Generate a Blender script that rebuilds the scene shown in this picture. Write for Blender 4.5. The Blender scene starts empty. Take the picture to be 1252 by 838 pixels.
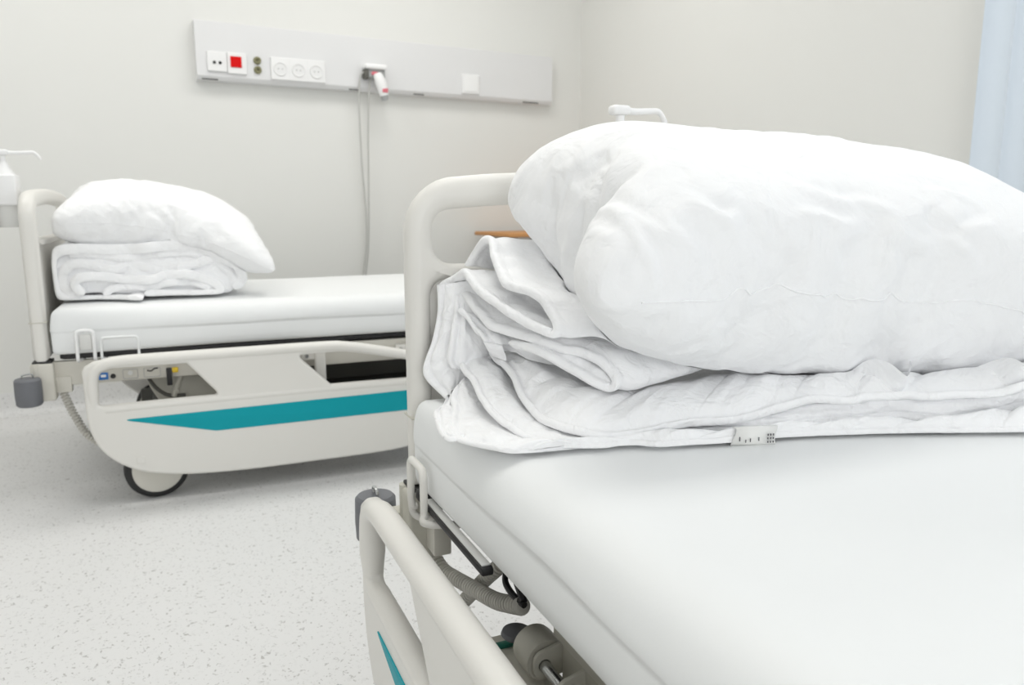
import bpy, bmesh, math, random
from mathutils import Vector, Matrix, noise
from mathutils.bvhtree import BVHTree
R = math.radians
PI = math.pi
sc = bpy.context.scene
col = sc.collection
BT = R(-4.6)                      # the beds stand slightly askew to the walls
EX = Vector((math.cos(BT), math.sin(BT), 0)); EY = Vector((-math.sin(BT), math.cos(BT), 0))

# ------------------------------------------------------------------ materials
def mat(name, rgb, rough=.5, metal=0, spec=.5, emit=None, bump=None, coat=0, sheen=0):
    m = bpy.data.materials.new(name); m.use_nodes = True
    nt = m.node_tree; b = nt.nodes['Principled BSDF']
    b.inputs['Base Color'].default_value = (*rgb, 1)
    b.inputs['Roughness'].default_value = rough
    b.inputs['Metallic'].default_value = metal
    b.inputs['Specular IOR Level'].default_value = spec
    b.inputs['Sheen Weight'].default_value = sheen
    if emit:
        b.inputs['Emission Color'].default_value = (*emit[0], 1); b.inputs['Emission Strength'].default_value = emit[1]
    if bump:
        sc_, dist, st = bump
        tc = nt.nodes.new('ShaderNodeTexCoord'); n = nt.nodes.new('ShaderNodeTexNoise'); bp = nt.nodes.new('ShaderNodeBump')
        n.inputs['Scale'].default_value = sc_; n.inputs['Detail'].default_value = 4
        bp.inputs['Distance'].default_value = dist; bp.inputs['Strength'].default_value = st
        nt.links.new(tc.outputs['Object'], n.inputs['Vector']); nt.links.new(n.outputs['Fac'], bp.inputs['Height'])
        nt.links.new(bp.outputs['Normal'], b.inputs['Normal'])
    return m
M = {}
M['wall'] = mat('wall_paint', (.755, .755, .732), .75, spec=.25, bump=(180, .0006, .3))
M['wall_dim'] = mat('dimmed_front_wall', (.42, .41, .39), .6)  # unseen front wall, darkened to weaken the light coming from that side
M['ceiling'] = mat('ceiling_paint', (.86, .86, .85), .9)
M['shell'] = mat('bed_plastic', (.755, .74, .70), .38, spec=.45)
M['shell_grey'] = mat('bed_metal_paint', (.56, .545, .48), .45)
M['beam'] = mat('beam_paint', (.62, .60, .54), .45)
M['teal'] = mat('teal_plastic', (.003, .33, .39), .5, spec=.2)
M['bumper'] = mat('grey_rubber', (.15, .155, .17), .55)
M['black'] = mat('black_plastic', (.012, .012, .013), .5)
M['dark'] = mat('dark_paint', (.10, .098, .085), .55)
M['hose'] = mat('grey_conduit', (.50, .485, .44), .5)
M['steel'] = mat('steel', (.55, .56, .56), .25, metal=1)
M['alu'] = mat('light_grey_strip', (.68, .68, .66), .4)
M['tyre'] = mat('black_tyre', (.02, .02, .02), .55)
M['hub'] = mat('wheel_cover', (.66, .64, .58), .45)
M['blue'] = mat('blue_sticker', (.02, .16, .50), .45)
M['white_pl'] = mat('white_plastic', (.86, .86, .86), .4)
M['panel'] = mat('panel_enamel', (.73, .73, .735), .4)
M['panel_under'] = mat('panel_lower_profile', (.68, .67, .65), .5)
M['outlet'] = mat('outlet_plastic', (.82, .82, .82), .4)
M['outlet_line'] = mat('outlet_recess', (.78, .78, .78), .45)
M['red'] = mat('red_button', (.66, .004, .004), .6, spec=.15)
M['brass'] = mat('brass_port', (.22, .21, .11), .45)
M['vent'] = mat('grey_slot', (.10, .10, .095), .6)
M['grey'] = mat('mid_grey_plastic', (.36, .37, .37), .5)
M['rose'] = mat('rose_button', (.65, .16, .20), .45)
M['cord'] = mat('cord_grey', (.52, .52, .50), .5)
M['wood'] = mat('oak_edge', (.56, .27, .095), .5)
M['cab'] = mat('cabinet_laminate', (.70, .70, .70), .45)
M['cabdark'] = mat('cabinet_dark_grey', (.36, .36, .36), .6)
M['green'] = mat('green_trim', (.01, .17, .12), .5)
M['yellow'] = mat('yellow_tip', (.75, .52, .03), .5)
M['label'] = mat('grey_print', (.40, .40, .40), .6)
M['burgundy'] = mat('burgundy_edge', (.16, .06, .07), .5)
def crumple(m, s1, d1, s2, d2):
    nt = m.node_tree; b = nt.nodes['Principled BSDF']; prev = None
    tc = nt.nodes.new('ShaderNodeTexCoord')
    for s_, d_, det, dist in ((s1, d1, 3, 1.2), (s2, d2, 5, .6)):
        n = nt.nodes.new('ShaderNodeTexNoise'); n.inputs['Scale'].default_value = s_; n.inputs['Detail'].default_value = det; n.inputs['Distortion'].default_value = dist
        bp = nt.nodes.new('ShaderNodeBump'); bp.inputs['Distance'].default_value = d_; bp.inputs['Strength'].default_value = 1
        nt.links.new(tc.outputs['Object'], n.inputs['Vector']); nt.links.new(n.outputs['Fac'], bp.inputs['Height'])
        if prev: nt.links.new(prev.outputs['Normal'], bp.inputs['Normal'])
        prev = bp
    nt.links.new(prev.outputs['Normal'], b.inputs['Normal']); return m
M['linen'] = mat('white_cotton', (.89, .893, .90), .85, spec=.2, sheen=.1, bump=(420, .0006, .25))
M['quilt'] = mat('quilt_cotton', (.92, .922, .93), .85, spec=.2, sheen=.1, bump=(420, .0006, .25))
crumple(M['linen'], 14, .007, 45, .0018); crumple(M['quilt'], 22, .0075, 60, .0016)
M['sheet'] = mat('fitted_sheet', (.83, .842, .842), .55, spec=.3, bump=(300, .0004, .2))
M['tag'] = mat('care_tag_ribbon', (.82, .82, .80), .6)
M['ink'] = mat('tag_ink', (.10, .10, .11), .7)

def floor_mat():
    m = bpy.data.materials.new('flecked_vinyl'); m.use_nodes = True
    nt = m.node_tree; b = nt.nodes['Principled BSDF']; L = nt.links.new; N = nt.nodes.new
    tc = N('ShaderNodeTexCoord')
    def flecks(scale, thr, soft, ax, seedoff):
        mp = N('ShaderNodeMapping'); mp.inputs['Scale'].default_value = ax; mp.inputs['Location'].default_value = (seedoff, seedoff * .7, 0)
        n = N('ShaderNodeTexNoise'); n.inputs['Scale'].default_value = scale; n.inputs['Detail'].default_value = 1.5
        w = N('ShaderNodeTexNoise'); w.inputs['Scale'].default_value = scale * .6
        add = N('ShaderNodeVectorMath'); add.operation = 'MULTIPLY_ADD'; add.inputs[1].default_value = (.02, .02, .02)
        L(tc.outputs['Object'], mp.inputs['Vector']); L(tc.outputs['Object'], w.inputs['Vector'])
        L(w.outputs['Color'], add.inputs[0]); L(mp.outputs['Vector'], add.inputs[2]); L(add.outputs[0], n.inputs['Vector'])
        r = N('ShaderNodeMapRange'); r.inputs['From Min'].default_value = thr; r.inputs['From Max'].default_value = thr + soft
        L(n.outputs['Fac'], r.inputs['Value']); return r
    f1 = flecks(150, .66, .05, (1, .62, 1), 0); f2 = flecks(120, .665, .05, (.6, 1, 1), 7.3); f3 = flecks(80, .60, .14, (1, .8, 1), 3.1)
    base = N('ShaderNodeMixRGB'); base.inputs[1].default_value = (.755, .753, .75, 1); base.inputs[2].default_value = (.70, .698, .695, 1); L(f3.outputs[0], base.inputs[0])
    a = N('ShaderNodeMixRGB'); a.inputs[2].default_value = (.43, .42, .41, 1); L(base.outputs[0], a.inputs[1]); L(f1.outputs[0], a.inputs[0])
    c = N('ShaderNodeMixRGB'); c.inputs[2].default_value = (.50, .495, .485, 1); L(a.outputs[0], c.inputs[1]); L(f2.outputs[0], c.inputs[0])
    L(c.outputs[0], b.inputs['Base Color']); b.inputs['Roughness'].default_value = .42; b.inputs['Specular IOR Level'].default_value = .35
    return m
M['floor'] = floor_mat()
def curtain_mat():
    m = mat('pale_blue_curtain', (.70, .77, .85), .8, spec=.2)
    b = m.node_tree.nodes['Principled BSDF']; b.inputs['Transmission Weight'].default_value = 0
    return m
M['curtain'] = curtain_mat()

# ------------------------------------------------------------------ helpers
def new_obj(name, me, m=None, parent=None, smooth=True, auto=None):
    o = bpy.data.objects.new(name, me); col.objects.link(o)
    if m: me.materials.append(m)
    if parent: o.parent = parent
    if smooth:
        for p in me.polygons: p.use_smooth = True
        if auto:
            bm = bmesh.new(); bm.from_mesh(me)
            for e in bm.edges:
                if len(e.link_faces) == 2 and e.calc_face_angle(0) > auto: e.smooth = False
            bm.to_mesh(me); bm.free()
    return o
class MB:
    """collects shapes into one mesh"""
    def __init__(s): s.bm = bmesh.new()
    def raw(s, V, F):
        vs = [s.bm.verts.new(v) for v in V]
        for f in F:
            try: s.bm.faces.new([vs[i] for i in f])
            except ValueError: pass
        return vs
    def box(s, c, d, bev=.003, seg=2, rot=None):
        r = bmesh.ops.create_cube(s.bm, size=1); vs = r['verts']
        bmesh.ops.scale(s.bm, vec=d, verts=vs)
        if bev:
            es = list({e for v in vs for e in v.link_edges})
            rr = bmesh.ops.bevel(s.bm, geom=es, offset=min(bev, min(d) * .45), segments=seg, profile=.5, affect='EDGES')
            vs = list({v for v in rr['verts']} | {v for v in vs if v.is_valid})
        if rot: bmesh.ops.rotate(s.bm, verts=vs, cent=(0, 0, 0), matrix=rot)
        bmesh.ops.translate(s.bm, vec=c, verts=vs); return s
    def tube(s, pts, r, n=12, cap=True, sy=1.0, rf=None):
        P = [Vector(p) for p in pts]; rings = []; up = None
        for i, p in enumerate(P):
            t = (P[min(i + 1, len(P) - 1)] - P[max(i - 1, 0)]).normalized()
            if up is None:
                up = Vector((0, 0, 1)) if abs(t.z) < .9 else Vector((0, 1, 0))
            a = t.cross(up).normalized(); up = a.cross(t).normalized()
            rr = rf(i, len(P)) if rf else r
            rings.append([s.bm.verts.new(p + (a * math.cos(2 * PI * k / n) * sy + up * math.sin(2 * PI * k / n)) * rr) for k in range(n)])
        for i in range(len(P) - 1):
            for k in range(n):
                s.bm.faces.new((rings[i][k], rings[i][(k + 1) % n], rings[i + 1][(k + 1) % n], rings[i + 1][k]))
        if cap:
            s.bm.faces.new(rings[0][::-1]); s.bm.faces.new(rings[-1])
        return s
    def lathe(s, prof, n=32, mtx=None):
        """prof: (radius, height) along +Z; closed at axis if r==0"""
        rings = []
        for r, h in prof:
            if r < 1e-6: rings.append([s.bm.verts.new((0, 0, h))])
            else: rings.append([s.bm.verts.new((r * math.cos(2 * PI * k / n), r * math.sin(2 * PI * k / n), h)) for k in range(n)])
        for A, B in zip(rings, rings[1:]):
            for k in range(n):
                a, b = A[k % len(A)], A[(k + 1) % len(A)]; c, d = B[(k + 1) % len(B)], B[k % len(B)]
                f = [a, b, c, d]; g = []
                for v in f:
                    if v not in g: g.append(v)
                if len(g) > 2: s.bm.faces.new(g)
        if mtx: bmesh.ops.transform(s.bm, matrix=mtx, verts=[v for q in rings for v in q])
        return s
    def poly(s, outline, holes, depth, bev, mtx):
        """flat outline with holes, given depth and rounded edges; mtx puts its XY plane into place"""
        cu = bpy.data.curves.new('t', 'CURVE'); cu.dimensions = '2D'; cu.fill_mode = 'BOTH'
        cu.extrude = max(depth / 2 - bev, 0); cu.bevel_depth = bev; cu.bevel_resolution = 3; cu.offset = -bev
        for pts in [outline] + list(holes):
            sp = cu.splines.new('POLY'); sp.points.add(len(pts) - 1); sp.use_cyclic_u = True
            for q, p in zip(sp.points, pts): q.co = (p[0], p[1], 0, 1)
        o = bpy.data.objects.new('t', cu); col.objects.link(o)
        dg = bpy.context.evaluated_depsgraph_get(); dg.update()
        me = bpy.data.meshes.new_from_object(o.evaluated_get(dg))
        me.transform(mtx); s.bm.from_mesh(me)
        bpy.data.objects.remove(o); bpy.data.curves.remove(cu); bpy.data.meshes.remove(me)
        return s
    def build(s, name, m, parent=None, auto=R(40), smooth=True, mods=None):
        bmesh.ops.remove_doubles(s.bm, verts=s.bm.verts, dist=1e-6)
        bmesh.ops.recalc_face_normals(s.bm, faces=s.bm.faces)
        me = bpy.data.meshes.new(name); s.bm.to_mesh(me); s.bm.free()
        return new_obj(name, me, m, parent, smooth, auto)
def cat(P, n=8, closed=False):
    """Catmull-Rom through points"""
    P = [Vector(p) for p in P]; out = []; L = len(P)
    rng = range(L if closed else L - 1)
    for i in rng:
        if closed: a, b, c, d = P[(i - 1) % L], P[i], P[(i + 1) % L], P[(i + 2) % L]
        else: a, b, c, d = P[max(i - 1, 0)], P[i], P[i + 1], P[min(i + 2, L - 1)]
        for k in range(n):
            t = k / n
            out.append(.5 * ((2 * b) + (c - a) * t + (2 * a - 5 * b + 4 * c - d) * t * t + (3 * b - 3 * c + d - a) * t ** 3))
    if not closed: out.append(P[-1].copy())
    return out
def resample(P, n):
    D = [0]
    for a, b in zip(P, P[1:]): D.append(D[-1] + (b - a).length)
    out = []; j = 0
    for i in range(n):
        t = D[-1] * i / (n - 1)
        while j < len(P) - 2 and D[j + 1] < t: j += 1
        q = (t - D[j]) / max(D[j + 1] - D[j], 1e-9); out.append(P[j].lerp(P[j + 1], min(max(q, 0), 1)))
    return out
def rpoly(pts, seg=6):
    """polygon with a radius on each corner: (x, y, r)"""
    out = []; n = len(pts)
    for i in range(n):
        p = Vector(pts[i][:2]); a = Vector(pts[i - 1][:2]); b = Vector(pts[(i + 1) % n][:2]); r = pts[i][2] if len(pts[i]) > 2 else 0
        if r <= 0: out.append(p); continue
        u = (a - p).normalized(); v = (b - p).normalized(); ang = u.angle(v); d = min(r / math.tan(ang / 2), (a - p).length * .49, (b - p).length * .49)
        for k in range(seg + 1):
            t = k / seg; out.append((p + u * d) * (1 - t) ** 2 + p * 2 * t * (1 - t) + (p + v * d) * t * t)
    return out
def nz(x, y=0., z=0.): return noise.noise(Vector((x, y, z)))
def tag(o, label, category, group=None):
    o['label'] = label; o['category'] = category
    if group: o['group'] = group
    return o
def empty(name, loc, rz=0):
    o = bpy.data.objects.new(name, None); col.objects.link(o); o.location = loc; o.rotation_euler = (0, 0, rz); o.empty_display_size = .1
    return o
def structure(o): o['kind'] = 'structure'; return o
XZ = lambda y: Matrix(((1, 0, 0, 0), (0, 0, 1, y), (0, 1, 0, 0), (0, 0, 0, 1)))      # poly XY -> world XZ at depth y
YZ = lambda x: Matrix(((0, 0, 1, x), (1, 0, 0, 0), (0, 1, 0, 0), (0, 0, 0, 1)))      # poly XY -> world YZ at x
def bedpt(x, y, z=0): return EX * x + EY * y + Vector((0, 0, z))

# ------------------------------------------------------------------ the room
XL, XR, YF, YB, ZC = -2.9, 2.56, -2.9, 3.93, 2.75
def slab(name, lo, hi, m):
    b = MB(); c = [(lo[i] + hi[i]) / 2 for i in range(3)]; d = [hi[i] - lo[i] for i in range(3)]
    b.box(c, d, 0); return structure(b.build(name, m, smooth=False))
slab('floor', (XL - .1, YF - .1, -.1), (XR + .1, YB + .1, 0), M['floor'])
slab('ceiling', (XL - .1, YF - .1, ZC), (XR + .1, YB + .1, ZC + .1), M['ceiling'])
slab('wall_back', (XL - .1, YB, 0), (XR + .1, YB + .1, ZC), M['wall'])
slab('wall_left', (XL - .1, YF - .1, 0), (XL, YB, ZC), M['wall'])
slab('wall_front', (XL, YF - .1, 0), (XR + .1, YF, ZC), M['wall_dim'])
WY0, WY1, WZ0, WZ1 = -1.7, 1.25, .85, 2.45                      # window opening in the right wall
b = MB()
for lo, hi in (((XR, WY1, 0), (XR + .1, YB, ZC)), ((XR, YF, 0), (XR + .1, WY0, ZC)), ((XR, WY0, 0), (XR + .1, WY1, WZ0)), ((XR, WY0, WZ1), (XR + .1, WY1, ZC))):
    b.box([(lo[i] + hi[i]) / 2 for i in range(3)], [hi[i] - lo[i] for i in range(3)], 0)
structure(b.build('wall_right', M['wall'], smooth=False))
b = MB()
b.poly(rpoly([(WY0, WZ0), (WY1, WZ0), (WY1, WZ1), (WY0, WZ1)]), [rpoly([(WY0 + .06, WZ0 + .06), (-.255, WZ0 + .06), (-.255, WZ1 - .06), (WY0 + .06, WZ1 - .06)]), rpoly([(-.195, WZ0 + .06), (WY1 - .06, WZ0 + .06), (WY1 - .06, WZ1 - .06), (-.195, WZ1 - .06)])], .06, .004, YZ(XR + .05))
structure(b.build('window_1', M['white_pl']))
def cove(name, horiz, a, c):
    """flecked vinyl turned up the wall in a soft curve"""
    prof = [(0, .102), (-.004, .102), (-.005, .05)] + [(-.005 - .03 * (1 - math.cos(t)), .035 * (1 - math.sin(t))) for t in [PI / 2 * k / 8 for k in range(9)]][0:] 
    prof = [(0, .102), (-.004, .102), (-.0045, .045), (-.007, .028), (-.014, .014), (-.026, .006), (-.045, .0015), (-.045, 0), (0, 0)]
    V = []; F = []; n = len(prof)
    for t in (a, c):
        for q, z in prof: V.append((t, YB + q, z) if horiz else (XR + q, t, z))
    for k in range(n): F.append((k, (k + 1) % n, n + (k + 1) % n, n + k))
    b = MB(); b.raw(V, F); return structure(b.build(name, M['floor']))
cove('baseboard_back', True, XL, XR); cove('baseboard_right', False, YF, YB)

# pale blue curtain gathered at the window's near side
b = MB(); V = []; F = []; nU, nV = 90, 14
for j in range(nV + 1):
    for i in range(nU + 1):
        u = i / nU; z = .12 + (2.6 - .12) * j / nV
        y = 1.535 - u * .62; k = 2 * PI * u * 6.5
        V.append((XR - .055 - .010 * math.cos(k) - .004 * nz(u * 9, z), y + .012 * math.sin(k) , z))
for j in range(nV):
    for i in range(nU):
        a = j * (nU + 1) + i; F.append((a, a + 1, a + nU + 2, a + nU + 1))
b.raw(V, F); cur = b.build('curtain', M['curtain'])
cur.modifiers.new('cloth_thickness', 'SOLIDIFY').thickness = .002
tag(cur, 'pale blue curtain hanging straight at the right edge of the picture', 'curtain')

# ------------------------------------------------------------------ medical supply panel on the back wall
PX0, PX1, PZ0, PZ1, PF = .458, 2.332, 1.478, 1.736, 3.87
pan = empty('supply_panel', (PX0, YB, PZ0))
tag(pan, 'long white medical supply rail with sockets and red button on back wall', 'supply panel')
def loc(x, y, z): return (x - PX0, y - YB, z - PZ0)
b = MB()
prof = [(0, 0), (-.045, 0), (-.0575, .014), (-.06, .02), (-.06, .255), (-.056, .258), (0, .258)]
V = []; F = []; n = len(prof)
for x in (0, PX1 - PX0):
    for q, z in prof: V.append((x, q, z))
for k in range(n): F.append((k, (k + 1) % n, n + (k + 1) % n, n + k))
F += [tuple(range(n - 1, -1, -1)), tuple(range(n, 2 * n))]
b.raw(V, F); b.build('body', M['panel'], pan, auto=R(20))
def plate(x0, x1, z0, z1, name, d=.011):
    b = MB(); b.poly(rpoly([(0, 0, .006), (x1 - x0, 0, .006), (x1 - x0, z1 - z0, .006), (0, z1 - z0, .006)]), [], d, .003, XZ(0))
    o = b.build(name, M['outlet'], pan); o.location = loc(x0, PF - d / 2, z0); return o
p = plate(.503, .588, 1.517, 1.604, 'nurse_call_socket')
b = MB()
for x in (.030, .055): b.lathe([(0, 0), (.007, 0), (.007, .003), (0, .003)], 14, Matrix.Translation((x, -.0055, .038)) @ Matrix.Rotation(PI / 2, 4, 'X'))
b.build('pin_holes', M['black'], p)
p = plate(.590, .675, 1.512, 1.606, 'alarm_switch')
b = MB(); b.poly(rpoly([(.013, .028, .002), (.062, .028, .002), (.062, .076, .002), (.013, .076, .002)]), [], .006, .0015, XZ(-.007)); b.build('button', M['red'], p)
for z in (1.580, 1.538):
    b = MB(); b.lathe([(0, .004), (.006, .004), (.007, .012), (.0115, .014), (.0165, .010), (.018, 0)], 20, Matrix.Rotation(PI / 2, 4, 'X'))
    o = b.build('connector_port', M['brass'], pan); o.location = loc(.7245, PF, z)
    o['label'] = 'round dark brass port'
p = plate(.784, 1.040, 1.500, 1.603, 'triple_socket')
for k in range(3):
    x = .0427 + k * .0853
    b = MB(); b.lathe([(0, .001), (.024, .001), (.027, .004), (.031, .004), (.032, 0)], 28, Matrix.Translation((x, -.0055, .050)) @ Matrix.Rotation(PI / 2, 4, 'X'))
    o = b.build('socket_well', M['outlet_line'], p)
    b = MB()
    for sx in (-.009, .009): b.lathe([(0, 0), (.0028, 0), (.0028, .0025), (0, .0025)], 10, Matrix.Translation((x + sx, -.0058, .050)) @ Matrix.Rotation(PI / 2, 4, 'X'))
    b.build('pin_hole', M['grey'], o)
    if k: 
        b = MB(); b.box((k * .0853, -.0058, .05), (.0015, .001, .096), 0); b.build('plate_joint', M['outlet_line'], p)
p = plate(1.770, 1.872, 1.503, 1.604, 'single_outlet')
b = MB(); b.poly(rpoly([(.012, .012, .004), (.09, .012, .004), (.09, .09, .004), (.012, .09, .004)]), [], .004, .0015, XZ(-.0065)); b.build('rocker', M['white_pl'], p)
for x0, x1 in ((.478, .548), (1.160, 1.212), (1.50, 1.56), (2.147, 2.247)):
    b = MB(); b.poly(rpoly([(0, -.006, .005), (x1 - x0, -.006, .005), (x1 - x0, .006, .005), (0, .006, .005)]), [], .003, .001, Matrix.Identity(4))
    o = b.build('gas_slot', M['vent'], pan); o.location = loc(x0, PF + .009, PZ0 + .0065); o.rotation_euler = (R(48), 0, 0)
    o['label'] = 'dark slot in the lower edge'

# nurse call handset on its holder, cord looping down behind the far bed
hs = empty('nurse_call_handset', (1.285, PF, 1.56))
tag(hs, 'white nurse call handset with red button and grey cord hanging from the supply rail', 'call handset')
q = lambda x, y, z: (x - 1.285, y - PF, z - 1.56)
b = MB(); b.box(q(1.283, PF - .030, 1.592), (.112, .058, .024), .008, 3); b.build('holder_cap', M['white_pl'], hs)
b = MB(); b.box(q(1.285, PF - .022, 1.561), (.096, .042, .040), .004); b.build('holder_body', M['grey'], hs)
b = MB(); b.box(q(1.237, PF - .026, 1.555), (.024, .045, .044), .005); b.build('holder_clip', M['dark'], hs)
b = MB(); b.box(q(1.278, PF - .044, 1.560), (.032, .008, .018), .004); b.build('holder_lamp', M['rose'], hs)
b = MB(); b.tube(cat([q(1.288, PF - .055, 1.556), q(1.296, PF - .062, 1.530), q(1.308, PF - .064, 1.495), q(1.319, PF - .062, 1.455)], 6), .022, 16, rf=lambda i, n: .016 + .009 * math.sin(PI * min(1, (i + 2) / n * .8)), sy=1.1)
h = b.build('handset_body', M['white_pl'], hs)
b = MB(); b.box(q(1.317, PF - .083, 1.477), (.030, .010, .022), .005); b.build('call_button', M['rose'], h)
b = MB(); b.tube([q(1.317, PF - .062, 1.459), q(1.324, PF - .060, 1.432)], .0195, 14, rf=lambda i, n: .020 - .003 * i); b.build('handset_foot', M['grey'], h)
b = MB()
pts = [(1.255, 1.560, 3.845), (1.228, 1.565, 3.84), (1.210, 1.535, 3.85), (1.206, 1.43, 3.865), (1.208, 1.30, 3.87), (1.216, 1.10, 3.88), (1.227, .95, 3.885), (1.231, .76, 3.89), (1.212, .60, 3.89), (1.190, .50, 3.885), (1.178, .44, 3.88), (1.186, .405, 3.88), (1.203, .44, 3.885), (1.216, .535, 3.89), (1.238, .70, 3.89), (1.246, .90, 3.887), (1.249, 1.10, 3.88), (1.252, 1.30, 3.875), (1.257, 1.46, 3.862), (1.264, 1.545, 3.85)]
b.tube(cat([q(x, y, z) for x, z, y in pts], 8), .0044, 8); b.build('cord', M['cord'], hs)

# ------------------------------------------------------------------ hospital bed (local: x towards foot, -y the side in view)
def corrugated(path, r, step=.0012, pitch=.0098):
    P = cat(path, 20); L = sum((b_ - a_).length for a_, b_ in zip(P, P[1:])); n = int(L / step)
    P = resample(P, n); b = MB()
    b.tube(P, r, 18, rf=lambda i, m: r * (.64 if (i * step / pitch) % 1 > .66 else 1.0 + .05 * math.sin(PI * ((i * step / pitch) % 1) / .66)))
    return b
def make_side_rail(root, sgn, shift=0):
    out = [(.108, .43), (.110, .36), (.112, .28), (.125, .225), (.150, .180), (.190, .142), (.245, .112), (.31, .095), (.40, .083), (.55, .076), (.75, .076), (.98, .079), (1.09, .090), (1.17, .125), (1.22, .18), (1.240, .24), (1.244, .30)]
    out = [(p.x, p.y) for p in cat([(x, z, 0) for x, z in out], 5)] + [(1.235, .345), (1.19, .385), (1.09, .422), (.95, .452), (.84, .462), (.18, .466), (.14, .460), (.115, .445)]
    h1 = rpoly([(.146, .436, .012), (.143, .326, .014), (.478, .329, .010), (.390, .436, .006)])
    h2 = rpoly([(.716, .436, .010), (.822, .329, .012), (1.16, .329, .016), (1.198, .346, .01), (1.175, .372, .02), (1.09, .392, .05), (.96, .424, .05), (.85, .437, .05)])
    y = .5025 * sgn
    b = MB(); b.poly(out, [h1, h2], .029, .010, XZ(y))
    b.tube(cat([(.133, y, .30), (.131, y, .35), (.132, y, .40), (.142, y, .432), (.168, y, .448), (.21, y, .4550), (.30, y, .4565), (.55, y, .4570), (.80, y, .4570), (.87, y, .4525), (.95, y, .4375), (1.02, y, .4225), (1.09, y, .406), (1.15, y, .388), (1.195, y, .366), (1.215, y, .335), (1.219, y, .29)], 6), .026, 16, sy=.84,
           rf=lambda i, n: .0205 * (1 if 8 < i < n - 8 else .60 + .05 * min(i, n - 1 - i)))
    b.tube(cat([(.16, y, .312), (.30, y, .3145), (.60, y, .316), (.90, y, .316), (1.18, y, .314)], 6), .0150, 12, sy=1.16)
    r = b.build('side_rail', M['shell'], root, auto=R(50))
    st = [(.201, .281), (.461, .217), (1.10, .2205), (1.20, .288), (1.18, .291)]
    b = MB(); b.poly(rpoly([(.199, .2805, .004), (.461, .217, .004), (1.10, .2185, .004), (1.205, .289, .004)]), [], .003, .0008, XZ(y + sgn * .0148)); s = b.build('teal_stripe', M['teal'], r)
    b = MB(); b.poly(rpoly([(.232, .140, .005), (.256, .140, .005), (.256, .164, .005), (.232, .164, .005)]), [], .004, .0015, XZ(y + sgn * .0148)); b.build('screw_cover', M['shell'], r)
    r.location.x = shift
    return r
def caster(root, x, y, swivel):
    b = MB(); b.lathe([(.05, -.024), (.083, -.024), (.091, -.020), (.0955, -.010), (.0955, .010), (.091, .020), (.083, .024), (.05, .024)], 48, Matrix.Rotation(PI / 2, 4, 'X'))
    o = b.build('caster', M['tyre'], root); o.location = (x, y, .0955); o.rotation_euler = (0, 0, swivel)
    for s in (-1, 1):
        b = MB(); b.lathe([(0, .030), (.05, .029), (.068, .027), (.078, .023), (.081, .018), (.081, 0)], 40, Matrix.Rotation(PI / 2 * (1 if s < 0 else -1), 4, 'X')); b.build('hub_cover', M['hub'], o)
    b = MB(); b.tube([(0, 0, .06), (0, 0, .125)], .016, 12); b.build('swivel_stem', M['shell_grey'], o)
def headboard(root, x, top, name):
    H = lambda y: top - .012 + .020 * (1 - (y / .44) ** 2)
    out = [(-.430, .456), (.430, .456)] + [(.430, top - .10)]
    for k in range(9):
        t = PI / 2 * k / 8; out.append((.430 - .088 + .088 * math.cos(t), H(.36) - .088 + .088 * math.sin(t)))
    out += [(y / 100, H(y / 100)) for y in range(30, -31, -5)]
    for k in range(8, -1, -1):
        t = PI / 2 * k / 8; out.append((-.430 + .088 - .088 * math.cos(t), H(.36) - .088 + .088 * math.sin(t)))
    out.append((-.430, top - .10))
    s0, s1 = top - .142, top - .058
    g = lambda y: .016 * (1 - (y / .39) ** 2)
    hole = [(p.x, p.y) for p in rpoly([(-.388, s0, .040), (.388, s0, .040), (.388, s1, .036)] + [(y / 100, s1 + g(y / 100), .05) for y in range(30, -31, -10)] + [(-.388, s1, .036)])]
    low = rpoly([(-.392, .50, .03), (.392, .50, .03), (.392, s0 - .024, .03), (-.392, s0 - .024, .03)])
    b = MB(); b.poly(out, [hole, low], .044, .0185, YZ(x)); o = b.build(name, M['shell'], root, auto=R(60))
    b = MB(); b.box((x, 0, (.49 + s0 - .012) / 2), (.016, .80, s0 - .012 - .49), .003); b.build('inset_panel', M['shell'], o)
    for s in (-1, 1):
        b = MB(); b.box((x + .001, s * .404, .452), (.050, .062, .010), .002); b.build('post_gasket', M['black'], o)
        b = MB(); b.box((x, s * .409, .571), (.0455, .043, .003), .0005); b.build('post_joint', M['shell_grey'], o)
    return o
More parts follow.
